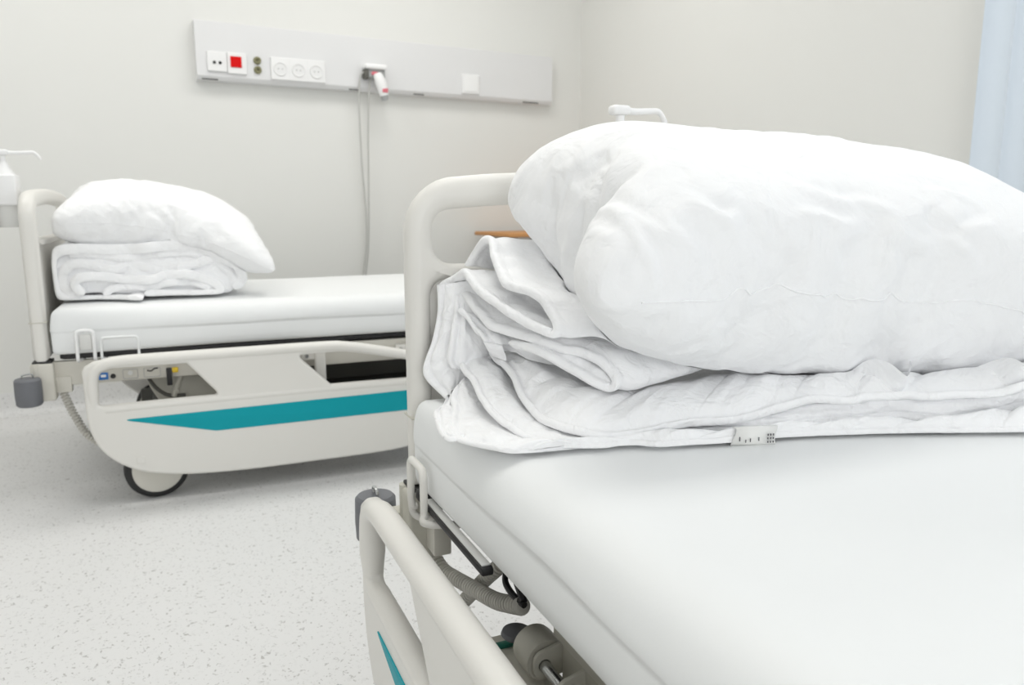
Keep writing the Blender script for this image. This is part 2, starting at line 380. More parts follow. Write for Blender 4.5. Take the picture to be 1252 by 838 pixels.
def make_bed(where, rz, label, near):
    root = empty('hospital_bed', where, rz); tag(root, label, 'hospital bed', None)
    headboard(root, 0, .955, 'headboard'); headboard(root, 2.085, .84, 'footboard')
    for s in (-1, 1): make_side_rail(root, s, -.098 if near else 0)
    b = MB(); b.box((1.045, 0, .464), (2.0, .82, .014), .004)
    for k in range(5): b.box((.22 + k * .41, 0, .4585), (.34, .80, .010), .003)
    b.build('mattress_platform', M['black'], root)
    for s in (-1, 1):
        b = MB(); b.box((1.04, s * (.398 if not near else .30), .4130 if not near else .4235), (2.04, .022, .074 if not near else .056), .004); bm_ = b.build('side_beam', M['beam'], root)
        if s < 0 and not near:
            b = MB(); b.box((.155, -.4102, .396), (.026, .002, .022), .002); o = b.build('sticker', M['blue'], bm_)
            b = MB(); b.box((.155, -.4115, .397), (.014, .001, .008), .0); b.build('sticker_mark', M['white_pl'], o)
            b = MB(); b.lathe([(0, .006), (.006, .006), (.0075, .003), (.0075, 0)], 16, Matrix.Translation((.181, -.409, .394)) @ Matrix.Rotation(PI / 2, 4, 'X')); b.build('dark_knob', M['black'], bm_)
            for x, w in ((.229, .042), (.290, .048)):
                b = MB(); b.poly(rpoly([(x - w / 2, .382, .005), (x + w / 2, .382, .005), (x + w / 2, .412, .005), (x - w / 2, .412, .005)]), [rpoly([(x - w / 2 + .0015, .3835, .004), (x + w / 2 - .0015, .3835, .004), (x + w / 2 - .0015, .4105, .004), (x - w / 2 + .0015, .4105, .004)])], .002, .0002, XZ(-.4095)); o = b.build('printed_label', M['label'], bm_)
            b = MB(); b.tube([(.276, -.4105, .404), (.287, -.4105, .401), (.298, -.4105, .409), (.307, -.4105, .409)], .0022, 6); b.build('label_drawing', M['black'], bm_)
            b = MB(); b.lathe([(0, .002), (.007, .002), (.007, 0)], 16, Matrix.Translation((.229, -.4095, .400)) @ Matrix.Rotation(PI / 2, 4, 'X')); b.build('label_drawing', M['alu'], bm_)
    # head end brackets with roller bumpers
    for s in (-1, 1):
        b = MB(); b.box((.000, s * .412, .395), (.060, .058, .112), .006, 3); b.tube([(-.016, s * .432, .336), (-.016, s * .432, .452)], .012, 12); br = b.build('corner_bracket', M['shell_grey'] if near else M['beam'], root)
        b = MB(); b.box((-.030, s * .445, .395), (.035, .040, .02), .004); b.build('bumper_arm', M['shell_grey'], br)
        bx, by = (-.082, -.469) if near else (-.036, -.455)
        b = MB(); b.lathe([(0, .334), (.029, .334), (.034, .340), (.0355, .37), (.0345, .410), (.030, .415), (0, .415)], 32, Matrix.Translation((bx, s * abs(by), 0))); o = b.build('roller_bumper', M['bumper'], root)
        b = MB(); b.tube(cat([(bx - .012, s * abs(by), .415), (bx - .012, s * abs(by), .425), (bx + .012, s * abs(by), .427), (bx + .014, s * abs(by), .415)], 5), .0026, 8); b.build('wire_clip', M['steel'], o)
        b = MB(); b.box((.045, s * .398, .38), (.05, .030, .05), .004); b.build('beam_end', M['beam'], br)
    # base frame, lifting arms and actuators
    b = MB()
    for s in (-1, 1): b.box((1.03, s * .27, .175), (1.62, .045, .05), .006)
    for x in (.30, 1.76): b.box((x, 0, .175), (.07, .84, .05), .006)
    b.build('base_frame', M['dark'], root)
    b = MB(); b.box((1.03, 0, .215), (1.30, .46, .09), .02, 3); b.build('underbed_light_blocker', M['dark'], root)  # added dark block that keeps light off the floor under the bed
    for x0, x1 in ((.46, .78), (1.32, 1.64)):
        for s in (-1, 1):
            b = MB(); b.tube([(x0, s * .25, .19), (x1, s * .25, .40)], .022, 10); b.build('lifting_arm', M['shell_grey'], root)
    b = MB(); b.tube([(.70, 0, .20), (1.2, 0, .33)], .03, 14); b.box((1.23, 0, .33), (.16, .09, .11), .01); b.box((.62, .05, .27), (.14, .12, .14), .012); b.build('lifting_actuator', M['dark'], root)
    b = MB(); b.box((1.15, 0, .395), (1.20, .60, .055), .008); b.box((.95, .1, .30), (.50, .40, .16), .01); b.build('control_tray', M['dark'], root)
    # head lifting plate seen through the rail opening
    if not near:
        V = []; b = MB()
        pl = [(.265, .385), (.275, .33), (.30, .28), (.35, .235), (.42, .20), (.66, .19), (.70, .24), (.70, .40), (.265, .40)]
        b.poly(rpoly([(x, z, .03) for x, z in pl]), [], .012, .003, XZ(-.30)); b.build('head_lift_plate', M['shell_grey'], root)
        b = MB(); b.box((.338, -.425, .382), (.016, .012, .056), .003); lv = b.build('release_lever', M['black'], root)
        b = MB(); b.box((.356, -.425, .402), (.018, .012, .016), .003); b.build('lever_tip', M['yellow'], lv)
        b = MB(); b.tube(cat([(.26, -.34, .40), (.29, -.345, .34), (.33, -.345, .305), (.38, -.34, .30)], 6), .006, 8); b.build('cable', M['dark'], root)
        b = MB(); b.tube([(.345, -.35, .30), (.372, -.35, .37)], .008, 8); b.box((.352, -.352, .318), (.02, .012, .012), .003); b.build('gas_strut', M['shell_grey'], root)
    # rail hinge post and paper tie visible towards the foot
    for x in (.80, 1.12):
        b = MB(); b.box((x, -.437, .385), (.036, .030, .12), .008, 3); b.box((x - .03, -.432, .418), (.06, .02, .03), .004); o = b.build('rail_hinge', M['shell'], root)
        b = MB(); b.lathe([(0, .008), (.006, .008), (.007, 0)], 12, Matrix.Translation((x - .043, -.442, .418)) @ Matrix.Rotation(PI / 2, 4, 'X')); b.build('hinge_bolt', M['steel'], o)
    for x in (.283, 1.76):
        for s in (-1, 1): caster(root, x, s * .425, R(9) if s < 0 else R(-20))
    # mattress retainer loop standing at the head corner
    def retainer(name, x0, x1, ztop, r, m, yy=-.452):
        b = MB(); c = .014
        b.tube(cat([(x0 + .01, -.38, .452), (x0, -.43, .452), (x0, yy, .460), (x0, yy, .475), (x0, yy, ztop - c), (x0 + .003, yy, ztop - .004), (x0 + c, yy, ztop), (x1 - c, yy, ztop), (x1 - .003, yy, ztop - .004), (x1, yy, ztop - c), (x1, yy, .475), (x1, yy, .460), (x1, -.43, .452), (x1 - .01, -.38, .452)], 6), r, 10)
        return b.build(name, m, root)
    if near:
        b = MB()
        b.tube(cat([(.072, -.44, .448), (.072, -.446, .448), (.069, -.448, .46), (.069, -.448, .48), (.069, -.448, .513), (.075, -.448, .523), (.085, -.448, .525), (.122, -.448, .525), (.132, -.448, .521), (.136, -.448, .510), (.136, -.448, .48), (.137, -.448, .458), (.146, -.450, .449), (.160, -.42, .447), (.17, -.38, .447)], 6), .0058, 12)
        b.tube(cat([(.069, -.448, .46), (.070, -.446, .440), (.078, -.44, .432), (.095, -.42, .43)], 6), .0058, 12)
        b.build('mattress_retainer', M['shell'], root)
        b = MB(); b.box((.085, -.428, .463), (.05, .022, .016), .003); b.build('retainer_foot', M['black'], root)
        b = MB(); b.box((.230, -.434, .4645), (.246, .016, .011), .003); tr = b.build('platform_edge', M['black'], root)
        b = MB(); b.box((.229, -.4335, .4705), (.234, .0115, .003), .001); b.build('light_strip', M['alu'], tr)
        corrugated([(.010, -.398, .336), (.055, -.394, .325), (.11, -.392, .335), (.18, -.390, .352), (.27, -.392, .378), (.325, -.393, .400), (.366, -.394, .418)], .0112).build('corrugated_hose', M['hose'], root)
        corrugated([(.30, -.355, .45), (.245, -.36, .42), (.21, -.365, .39), (.156, -.365, .345), (.075, -.365, .274), (.02, -.36, .235)], .0112).build('corrugated_hose', M['hose'], root)
        b = MB(); b.tube(cat([(.305, -.385, .452), (.312, -.392, .442), (.322, -.398, .430), (.345, -.398, .424), (.372, -.394, .422)], 6), .0042, 8)
        b.tube(cat([(.305, -.385, .452), (.325, -.39, .448), (.350, -.393, .438), (.370, -.394, .426)], 6), .0050, 8); b.build('hose_clip', M['black'], root)
        # backrest drive under the head section
        dv = MB(); dv.box((.60, -.30, .36), (.40, .12, .10), .01); dv.box((.57, -.30, .42), (.30, .16, .03), .004)
        dv = dv.build('backrest_drive', M['shell_grey'], root)
        Mx = Matrix.Rotation(PI / 2, 4, 'Y')
        b = MB(); b.lathe([(0, 0), (.023, 0), (.027, .003), (.028, .010), (.028, .038), (.026, .044), (0, .044)], 32, Matrix.Translation((.350, -.374, .356)) @ Mx); b.build('roller', M['shell_grey'], dv)
        for x in (.400, .462):
            b = MB(); out = rpoly([(-.395, .340, .012), (-.395, .372, .016), (-.33, .388, .004), (-.30, .388), (-.30, .35), (-.36, .340, .01)]); ring = [(-.381 + .008 * math.cos(t), .356 + .008 * math.sin(t)) for t in [2 * PI * k / 16 for k in range(16)]]
            b.poly(out, [ring], .006, .001, YZ(x)); b.build('eye_bracket', M['shell_grey'], dv)
        b = MB(); b.tube([(.390, -.381, .356), (.56, -.381, .356)], .0074, 16); b.build('steel_shaft', M['steel'], dv)
        b = MB(); b.lathe([(0, 0), (.018, 0), (.020, .003), (.018, .008), (0, .009)], 28, Matrix.Translation((.322, -.383, .352))); b.build('dark_disc', M['bumper'], dv)
        b = MB(); b.box((.42, -.40, .30), (.32, .09, .04), .004); o = b.build('cover_plate', M['shell_grey'], dv)
        b = MB(); b.box((.29, -.415, .322), (.012, .11, .006), .002); b.build('green_trim', M['green'], o)
    else:
        retainer('mattress_retainer', .097, .142, .545, .005, M['white_pl'])
        retainer('wire_guard', .160, .260, .520, .0038, M['sheet'])
        b = MB(); b.box((.120, -.446, .510), (.032, .010, .048), .003); b.build('retainer_pad', M['alu'], root)
        corrugated([(.040, -.400, .372), (.052, -.400, .325), (.068, -.400, .278), (.098, -.402, .215), (.15, -.40, .175), (.23, -.38, .165)], .0115).build('corrugated_hose', M['hose'], root)
    return root
far_loc = bedpt(-.382, 3.0); near_loc = bedpt(.755, 1.16)
far_bed = make_bed(far_loc, BT, 'beige hospital bed by the back wall, bright teal stripe on its side rail', False)
near_bed = make_bed(near_loc, BT - PI / 2, 'beige hospital bed in the foreground with corrugated hoses under its mattress', True)

# ------------------------------------------------------------------ mattresses
def mattress(where, rz, label, seed, soft, Wy=.86):
    Lx = 2.0
    prof = [(0, .022), (.003, .008), (.012, .001), (.03, .0), (.060, .0005), (.0655, .0015), (.0668, -.0012), (.072, -.0030), (.085, -.002), (.097, .001), (.108, .006), (.117, .0125), (.1245, .0215), (.130, .033), (.1336, .047), (.135, .064), (.1355, .10), (.136, .16), (.1362, .26), (.1362, .36)]
    nper = 0; V = []; F = []
    def ring(ins):
        r = max(.026 - ins * .2, .008); hx, hy = Lx / 2 - ins * (.38 if ins < .07 else 1) - (0 if ins < .07 else -.04), Wy / 2 - ins; out = []
        for cx, cy, a0 in ((1, 1, 0), (-1, 1, 90), (-1, -1, 180), (1, -1, 270)):
            for k in range(9):
                t = R(a0 + 90 * k / 8); out.append((cx * (hx - r) + r * math.cos(t), cy * (hy - r) + r * math.sin(t)))
        full = []; m = len(out)
        for i in range(m):
            a = Vector(out[i]); b_ = Vector(out[(i + 1) % m]); full.append(a)
            if i % 9 == 8:
                n = 70 if i in (8, 26) else 32
                for k in range(1, n): full.append(a.lerp(b_, k / n))
        return full
    for z, ins in prof:
        rg = ring(ins); n = len(rg)
        for i, p in enumerate(rg):
            w = 0.
            zz = z
            if .06 < z < .075: zz += .006 * nz(p.x * 3 + seed, p.y * 3, 1) + .002 * nz(p.x * 11, p.y * 11 + seed)
            if z > .1: zz += .0016 * soft * nz(p.x * 2.2, p.y * 2.2, seed)
            d = (.0015 * nz(p.x * 5, p.y * 5, z * 14 + seed) + .0010 * soft * nz(p.x * 14, p.y * 14, z * 30 + seed)) * (1 if z < .13 else 0)
            xx = p.x + Lx / 2; sm = min(1, max(0, (xx - .02) / .42)); sm = .30 + .70 * sm * sm * (3 - 2 * sm)
            dy = Wy / 2 - abs(p.y); yy = p.y if dy > ins + .03 or ins > .11 else math.copysign(Wy / 2 - (dy * sm if ins < .05 else dy - (1 - sm) * .05 * max(0, 1 - (ins - .05) / .06)), p.y)
            q = Vector((p.x, yy)); q *= 1 + d / max(q.length, .3)
            V.append((q.x + 1.03, q.y, zz))
    n = len(V) // len(prof)
    for j in range(len(prof) - 1):
        for i in range(n): F.append((j * n + i, j * n + (i + 1) % n, (j + 1) * n + (i + 1) % n, (j + 1) * n + i))
    F.append(tuple(range(n - 1, -1, -1))); F.append(tuple((len(prof) - 1) * n + i for i in range(n)))
    b = MB(); b.raw(V, F); o = b.build('mattress', M['sheet'], auto=None)
    o.location = Vector(where) + Vector((0, 0, .4735)); o.rotation_euler = (0, 0, rz)
    return tag(o, label, 'mattress')
mattress(far_loc, BT, 'white sheeted mattress on the far bed by the back wall', 3.3, 2.0)
mattress(near_loc, BT - PI / 2, 'large smooth white sheeted mattress filling the bottom right, on the near bed', 8.1, .7, .868)

# ------------------------------------------------------------------ hand rub pumps hung on the headboards
def hand_rub(where, rz, label):
    t = empty('hand_rub_dispenser', where, rz); tag(t, label, 'dispenser', None)
    b = MB(); b.box((0, 0, .045), (.066, .082, .090), .006, 3); b.build('bottle_holder', M['white_pl'], t)
    b = MB(); b.lathe([(0, -.065), (.028, -.065), (.032, -.06), (.033, .0)], 24); b.tube([(-.03, -.03, .02), (-.03, -.03, -.07)], .004, 8); b.build('lower_cup', M['alu'], t)
    b = MB(); b.box((-.036, 0, -.02), (.006, .05, .10), .002); b.build('holder_edge', M['burgundy'], t)
    b = MB(); b.lathe([(.031, .04), (.031, .085), (.027, .094), (.017, .112), (.010, .128), (0, .130)], 24); bo = b.build('bottle', M['white_pl'], t)
    b = MB(); b.tube([(0, 0, .128), (0, 0, .146)], .008, 12); b.box((-.002, 0, .155), (.036, .026, .017), .006, 3)
    b.tube(cat([(.010, 0, .156), (.03, 0, .154), (.06, 0, .156), (.078, 0, .157), (.086, 0, .153), (.094, 0, .143), (.097, 0, .136)], 5), .0055, 10, rf=lambda i, n: .0065 - .0022 * i / n)
    b.build('pump_lever', M['white_pl'], t)
    return t
hand_rub(bedpt(-.452, 2.75, .909), BT, 'white pump dispenser hanging at the far bed headboard, at the left picture edge')
hand_rub(bedpt(.752, 1.234, .919), BT, 'white pump dispenser whose lever peeks over the large pillow')

# ------------------------------------------------------------------ bedside cabinet behind the far bed
cb = empty('bedside_cabinet', (1.85, 3.66, 0))
tag(cb, 'grey bedside cabinet with oak top edge glimpsed through the headboard slot', 'cabinet')
b = MB(); b.box((.36, 0, .7655), (.74, .42, .020), .003); b.build('wooden_top', M['wood'], cb)
b = MB(); b.box((.37, .005, .415), (.66, .38, .67), .004); b.box((.37, 0, .752), (.64, .36, .012), 0); b.build('carcass', M['cab'], cb)
b = MB(); b.box((.17, -.190, .725), (.10, .012, .050), .002); b.build('dark_plate', M['cabdark'], cb)  # darker grey rectangle just below the wooden top
for z in (.61, .37):
    b = MB(); b.box((.37, -.192, z), (.63, .014, .22), .003); d = b.build('drawer', M['cab'], cb)
    b = MB(); b.tube([(.29, -.215, z + .04), (.45, -.215, z + .04)], .006, 8); b.build('handle', M['steel'], d)
for x in (.08, .66):
    for y in (-.15, .15):
        b = MB(); b.lathe([(0, 0), (.02, 0), (.02, .02), (.016, .08), (0, .08)], 12, Matrix.Translation((x, y, 0))); b.build('foot', M['black'], cb)

# ------------------------------------------------------------------ pillows: cotton cases blown up in a short cloth run
def pillow_shape(L, W, nx, ny, press, frames, seed, bend, corner=.10):
    rnd = random.Random(seed); V = []; F = []; idx = {}; edge = []
    def add(i, j, s):
        e = i in (0, nx) or j in (0, ny); k = (i, j, 0 if e else s)
        if k in idx: return idx[k]
        u = i / nx * 2 - 1; v = j / ny * 2 - 1
        z = 0 if e else s * (.03 * (1 - u * u) * (1 - v * v) + .002) + rnd.uniform(-.0015, .0015)
        V.append((u * L / 2 * (1 - corner * .5 * v ** 8), v * W / 2 * (1 - corner * .5 * u ** 10), z)); idx[k] = len(V) - 1; return idx[k]
    for s in (1, -1):
        for i in range(nx):
            for j in range(ny):
                q_ = [add(i, j, s), add(i + 1, j, s), add(i + 1, j + 1, s), add(i, j + 1, s)]; F.append(q_ if s > 0 else q_[::-1])
    edge = [idx[(i, 0, 0)] for i in range(nx)] + [idx[(nx, j, 0)] for j in range(ny)] + [idx[(i, ny, 0)] for i in range(nx, 0, -1)] 
    me = bpy.data.meshes.new('p'); me.from_pydata(V, [], F); o = bpy.data.objects.new('p', me); col.objects.link(o)
    m = o.modifiers.new('c', 'CLOTH'); st = m.settings
    st.quality = 6; st.mass = .25; st.tension_stiffness = 30; st.compression_stiffness = 30; st.shear_stiffness = 10; st.bending_stiffness = bend
    st.air_damping = 2; st.use_pressure = True; st.uniform_pressure_force = press; st.effector_weights.gravity = 0
    m.collision_settings.use_collision = False; m.point_cache.frame_start = 1; m.point_cache.frame_end = frames
    for f in range(1, frames + 1): sc.frame_set(f)
    dg = bpy.context.evaluated_depsgraph_get(); dg.update()
    co = [v.co.copy() for v in o.evaluated_get(dg).data.vertices]
    bpy.data.objects.remove(o); bpy.data.meshes.remove(me); sc.frame_set(1)
    return co, F, edge
def pillow(co, F, edge, pose, origin, rz, label, seed, wr, creases=(), smooth_lvl=1):
    mx = max(abs(c.x) for c in co); my = max(abs(c.y) for c in co); mz = max(abs(c.z) for c in co)
    P = [pose(c.x / mx, c.y / my, c.z / mz) - Vector(origin) for c in co]
    me = bpy.data.meshes.new('pillow'); me.from_pydata([tuple(p) for p in P], [], F)
    t = bpy.data.objects.new('t', me); col.objects.link(t); t.modifiers.new('s', 'SUBSURF').levels = 1
    dg = bpy.context.evaluated_depsgraph_get(); dg.update()
    m2 = bpy.data.meshes.new_from_object(t.evaluated_get(dg)); bpy.data.objects.remove(t); m2.name = 'pillow'
    NV = [v.normal.copy() for v in m2.vertices]
    for v in m2.vertices:                                          # tight little creases running across the case
        p = v.co; q1 = p.x * .8 + p.y * .5 + p.z * .6; q2 = p.x * -.6 + p.y * .8 + p.z * .5
        a = 1 - abs(nz(q1 * 22 + 1.5 * nz(q2 * 5, 3), q2 * 5, seed)) * 2.4
        b_ = 1 - abs(nz(q2 * 26 + 1.2 * nz(q1 * 6, 8), q1 * 7, seed + 5)) * 2.4
        msk = max(0, nz(p.x * 4.5, p.y * 4.5, p.z * 4.5 + seed) + .25); ms2 = max(0, nz(p.x * 5 + 9, p.y * 5, p.z * 5 + seed) + .2)
        v.co += NV[v.index] * wr * (max(0, a) * msk * 1.2 + max(0, b_) * ms2 + .5 * nz(p.x * 9, p.y * 9, p.z * 9 + seed))
    for v in m2.vertices:                                          # pulled creases on the side in view
        if NV[v.index].y > .25: continue
        p = v.co; t = 0
        for x0, z0, x1, z1, k in creases:
            dx, dz = x1 - x0, z1 - z0; L = math.hypot(dx, dz); a = ((p.x - x0) * dx + (p.z - z0) * dz) / L; d = ((p.x - x0) * dz - (p.z - z0) * dx) / L
            d += .004 * math.sin(a * 60 + x0 * 50)
            if -.01 < a < L + .01 and abs(d) < .04:
                t += k * math.sin(PI * (a + .01) / (L + .02)) * (d / .008) * math.exp(-(d / .010) ** 2)
        v.co += NV[v.index] * t * .0066
    o = new_obj('pillow', m2, M['linen']); s = o.modifiers.new('s', 'SUBSURF'); s.levels = 1; s.render_levels = smooth_lvl
    o.location = EX * origin[0] + EY * origin[1] + Vector((0, 0, origin[2])); o.rotation_euler = (0, 0, rz)
    b = MB(); ring = cat([m2.vertices[i].co + NV[i] * .0004 for i in edge[5:]], 4); b.tube(ring, .0013, 6); b.build('seam', M['linen'], o)
    return tag(o, label, 'pillow')
def settle(q, pil, test, gap=.0025):
    """press the quilt's cloth down where the pillow lies on it"""
    bpy.context.view_layer.update()
    dg = bpy.context.evaluated_depsgraph_get(); dg.update()
    tree = BVHTree.FromObject(pil, dg); A = pil.matrix_world.inverted() @ q.matrix_world; B = A.inverted()
    for v in q.data.vertices:
        p = A @ v.co; hit, n, i, d = tree.find_nearest(p, .25)
        if hit is not None and (p - hit).dot(n) < gap and test(hit, n): v.co = B @ (hit + n * gap)
    bm = bmesh.new(); bm.from_mesh(q.data); bad = []               # cloth squeezed flat out of sight under the pillow is left out
    for v in bm.verts:
        p = A @ v.co; hit, n, i, d = tree.find_nearest(p, .25)
        if hit is not None and (p - hit).dot(n) < .0005: bad.append(v)
    bmesh.ops.delete(bm, geom=bad, context='VERTS'); bm.to_mesh(q.data); bm.free()
def bil(c, u, v):
    a = (u + 1) / 2; b_ = (v + 1) / 2
    return (Vector(c[0]) * (1 - a) + Vector(c[1]) * a) * (1 - b_) + (Vector(c[2]) * (1 - a) + Vector(c[3]) * a) * b_
NC = [(.398, .705, .796), (1.240, .630, .735), (.448, 1.095, .912), (1.32, 1.085, .905)]
CREASES = [(-0.131, 0.178, -0.022, 0.170, 1.0), (-0.099, 0.209, 0.046, 0.181, 1.2), (-0.062, 0.127, 0.028, 0.073, 1.0), (0.014, 0.120, 0.082, 0.095, 0.9), (0.089, 0.165, 0.147, 0.132, 1.3), (0.118, 0.143, 0.211, 0.177, 1.2), (0.118, 0.141, 0.110, 0.197, 0.9), (0.121, 0.141, 0.187, 0.099, 0.8), (0.043, 0.150, 0.118, 0.141, 1.0), (-0.348, 0.184, -0.316, 0.160, 1.0), (-0.329, 0.133, -0.313, 0.099, 0.8), (-0.268, 0.197, -0.227, 0.165, 1.1), (0.097, -0.020, 0.144, 0.048, 0.7), (-0.190, 0.139, -0.134, 0.109, 0.7), (-0.265, 0.003, -0.161, 0.025, 0.5), (-0.080, 0.008, -0.016, 0.050, 0.6), (0.124, 0.206, 0.196, 0.198, 1.0), (-0.250, 0.174, -0.210, 0.174, 0.8), (-0.300, 0.165, -0.257, 0.133, 0.7), (-0.353, 0.185, -0.323, 0.124, 0.9), (-0.378, 0.200, -0.362, 0.145, 0.8)]
def near_pose(u, v, w):
    p = bil(NC, u, v); a = bil(NC, u + .02, v) - bil(NC, u - .02, v); c = bil(NC, u, v + .02) - bil(NC, u, v - .02)
    n = a.cross(c).normalized()
    p.z += .014 * (1 - u * u) * (.4 + .6 * v) + .010 * max(0, u - .3)
    w = math.copysign(abs(w) ** (.42 if w > 0 else .62 + .55 * max(0, -u - .25)), w); w *= 1 + (.16 * math.exp(-((u + .72) / .25) ** 2) if w > 0 else 0)
    return p + n * w * ((.146 + .012 * v) if w > 0 else (.155 - .02 * v + .030 * max(0, u + .25))) + Vector((0, -.012 * max(-v, 0) * (1 - u * u), 0))
co, F_, ed = pillow_shape(.80, .50, 84, 54, 4.0, 45, 4, .15)
near_pillow = pillow(co, F_, ed, near_pose, (.80, .88, .72), BT, 'huge plump white pillow on top of the near folded quilt', 2.0, .0032, CREASES)
FC = [(-.345, 2.68, .850), (.305, 2.64, .690), (-.35, 3.18, .905), (.30, 3.2, .80)]
def far_pose(u, v, w):
    p = bil(FC, u, v); a = bil(FC, u + .02, v) - bil(FC, u - .02, v); c = bil(FC, u, v + .02) - bil(FC, u, v - .02)
    n = a.cross(c).normalized()
    p.z += .055 * (1 - u * u)
    w = math.copysign(abs(w) ** (.65 - .15 * max(0, -u)), w)
    return p + n * w * (.110 + .014 * max(0, -u))
co, F_, ed = pillow_shape(.80, .60, 60, 44, 3.5, 40, 11, .3)
far_pillow = pillow(co, F_, ed, far_pose, (-.03, 2.92, .78), BT, 'white pillow drooping over the folded quilt on the far bed', 6.0, .006)

# ------------------------------------------------------------------ quilts
def ribbon(b, path, D, depth, th, seed, bead=.006, amp=.004, n=60, wav=.0, cells=.11, end=True):
    """a length of quilt: its folded edge follows path, the cloth runs on along D"""
    P = resample(cat(path, 10), n); D0, D1 = Vector(D[0]), Vector(D[-1]); DD = [D0.lerp(D1, i / (n - 1)).normalized() for i in range(n)]
    T = [(P[min(i + 1, n - 1)] - P[max(i - 1, 0)]).normalized() for i in range(n)]
    N = [T[i].cross(DD[i]).normalized() for i in range(n)]
    lens = [(0, .10), (.001, .55), (.003, .9), (.006, 1.0), (.010, .92), (.015, .62), (.018, .60), (.024, .78)]
    k = 34
    lens += [(.024 + (depth - .024) * (j / k) ** 1.1, 1.0) for j in range(1, k + 1)]
    rings = []; total = sum((P[i + 1] - P[i]).length for i in range(n - 1))
    for d, tf in lens:
        up = []; dn = []
        for i in range(n):
            s = total * i / (n - 1)
            e = min(1, min(i, n - 1 - i) / 2.5 + .35) ** .5
            puff = 1 + .35 * (abs(math.sin(PI * s / cells)) ** .6 - .6) * (1 if d > .02 else .15)
            if d > .03: puff *= .55 + .5 * min(1, abs(math.sin(PI * (d - .062) / .105)) ** .5 * 1.1)
            wob = wav * (nz(s * 7 + seed, 2.1) + .6 * nz(s * 17 + seed, 5.1))
            base = P[i] + DD[i] * (d + wob * (1 if d < .05 else max(0, 1 - (d - .05) * 8)))
            off = amp * nz(s * 14 + seed, d * 10, seed) * min(1, d * 30) + amp * .45 * nz(s * 40 + seed, d * 24, seed + 3) * min(1, d * 40 + .2)
            h = th / 2 * tf * e * (puff if tf > .5 else 1)
            up.append(base + N[i] * (h + off)); dn.append(base + N[i] * (-h + off))
        rings.append(up + dn[::-1])
    m = 2 * n; V = [tuple(v) for r_ in rings for v in r_]; F = []
    for j in range(len(rings) - 1):
        for i in range(m): F.append((j * m + i, j * m + (i + 1) % m, (j + 1) * m + (i + 1) % m, (j + 1) * m + i))
    for i in range(n - 1): F.append((i, m - 1 - i, m - 2 - i, i + 1)); q_ = (len(rings) - 1) * m; F.append((q_ + i, q_ + i + 1, q_ + m - 2 - i, q_ + m - 1 - i))
    b.raw(V, F)
def strip(b, hem, tuck, seed, bulge=.012, bead=.0055, n=110, amp=.003, under=.03, quilt=None, tail=.05, wave=.0015):
    """one visible lap of quilt: a piped hem below, swelling up to where the next lap covers it"""
    H = resample(cat(hem, 8), n); K = resample(cat(tuck, 8), n); V = []; F = []; arc = [0]
    for a_, b_ in zip(H, H[1:]): arc.append(arc[-1] + (b_ - a_).length)
    for i in range(n):
        h, k = H[i].copy(), K[i]; t = (H[min(i + 1, n - 1)] - H[max(i - 1, 0)]).normalized(); s = i / (n - 1)
        L = sum((H[j + 1] - H[j]).length for j in range(0)) + i * .01
        h += Vector((0, 0, wave * (nz(arc[i] * 30 + seed, 9.1) + .5 * nz(arc[i] * 80 + seed, 2.1))))
        u = (k - h); D = u.length; u.normalize(); nn = t.cross(u); nn.normalize()
        if nn.z < 0 and abs(nn.z) > .25: nn = -nn
        if abs(nn.z) <= .25 and nn.y > 0: nn = -nn
        r = bead; row = []
        row.append(h + u * under - nn * (r * 1.6)); row.append(h + u * (r * 2) - nn * r)
        for a in (-90, -130, -180, -225, -270):
            A = R(a); row.append(h + u * (r + r * math.cos(A)) + nn * (r * math.sin(A)))
        sl = arc[i]; pk = 1 + .8 * nz(sl * 60 + seed, 4.4)
        row.append(h + u * (1.7 * r) + nn * (r * .80)); row.append(h + u * (2.3 * r) + nn * (r * (-.25 - .35 * pk)))
        cell = 1.
        if quilt: 
            ph = (s * quilt + .17 * nz(s * 5, seed)) % 1; cell = .45 + .55 * min(1, max(0, math.sin(PI * ph)) ** .45 * 1.15)
        m = 12; w0 = min(.5, 2.3 * r / max(D, .01))
        for j in range(1, m + 1):
            w = w0 + (1 - w0) * j / m; ww = (w - w0) / (1 - w0)
            B = min(bulge, max(.10 * D, (D - .035) * .24)) * max(0, math.sin(PI * min(1, max(ww, 0) ** .8))) ** .9 * cell
            wr = amp * (nz(sl * 26 + seed, ww * 2.2, 1.3) + .7 * nz(sl * 75 + seed, ww * 2.2, 6.3) * max(0, 1 - ww) ** 1.5 + .4 * nz(sl * 40 + seed + ww * 2, ww * 5, 2.7)) * math.sin(PI * min(1, ww * .9 + .1))
            row.append(h + u * (D * w) + nn * (r * .4 * (1 - ww) + B + wr))
        uh = Vector((u.x, u.y, .10)).normalized(); row.append(k + uh * tail * .4 - nn * .004); row.append(k + uh * tail - nn * .010)
        V += [tuple(v) for v in row]
    c = len(V) // n
    for i in range(n - 1):
        for j in range(c - 1): F.append((i * c + j, i * c + j + 1, (i + 1) * c + j + 1, (i + 1) * c + j))
    b.raw(V, F)
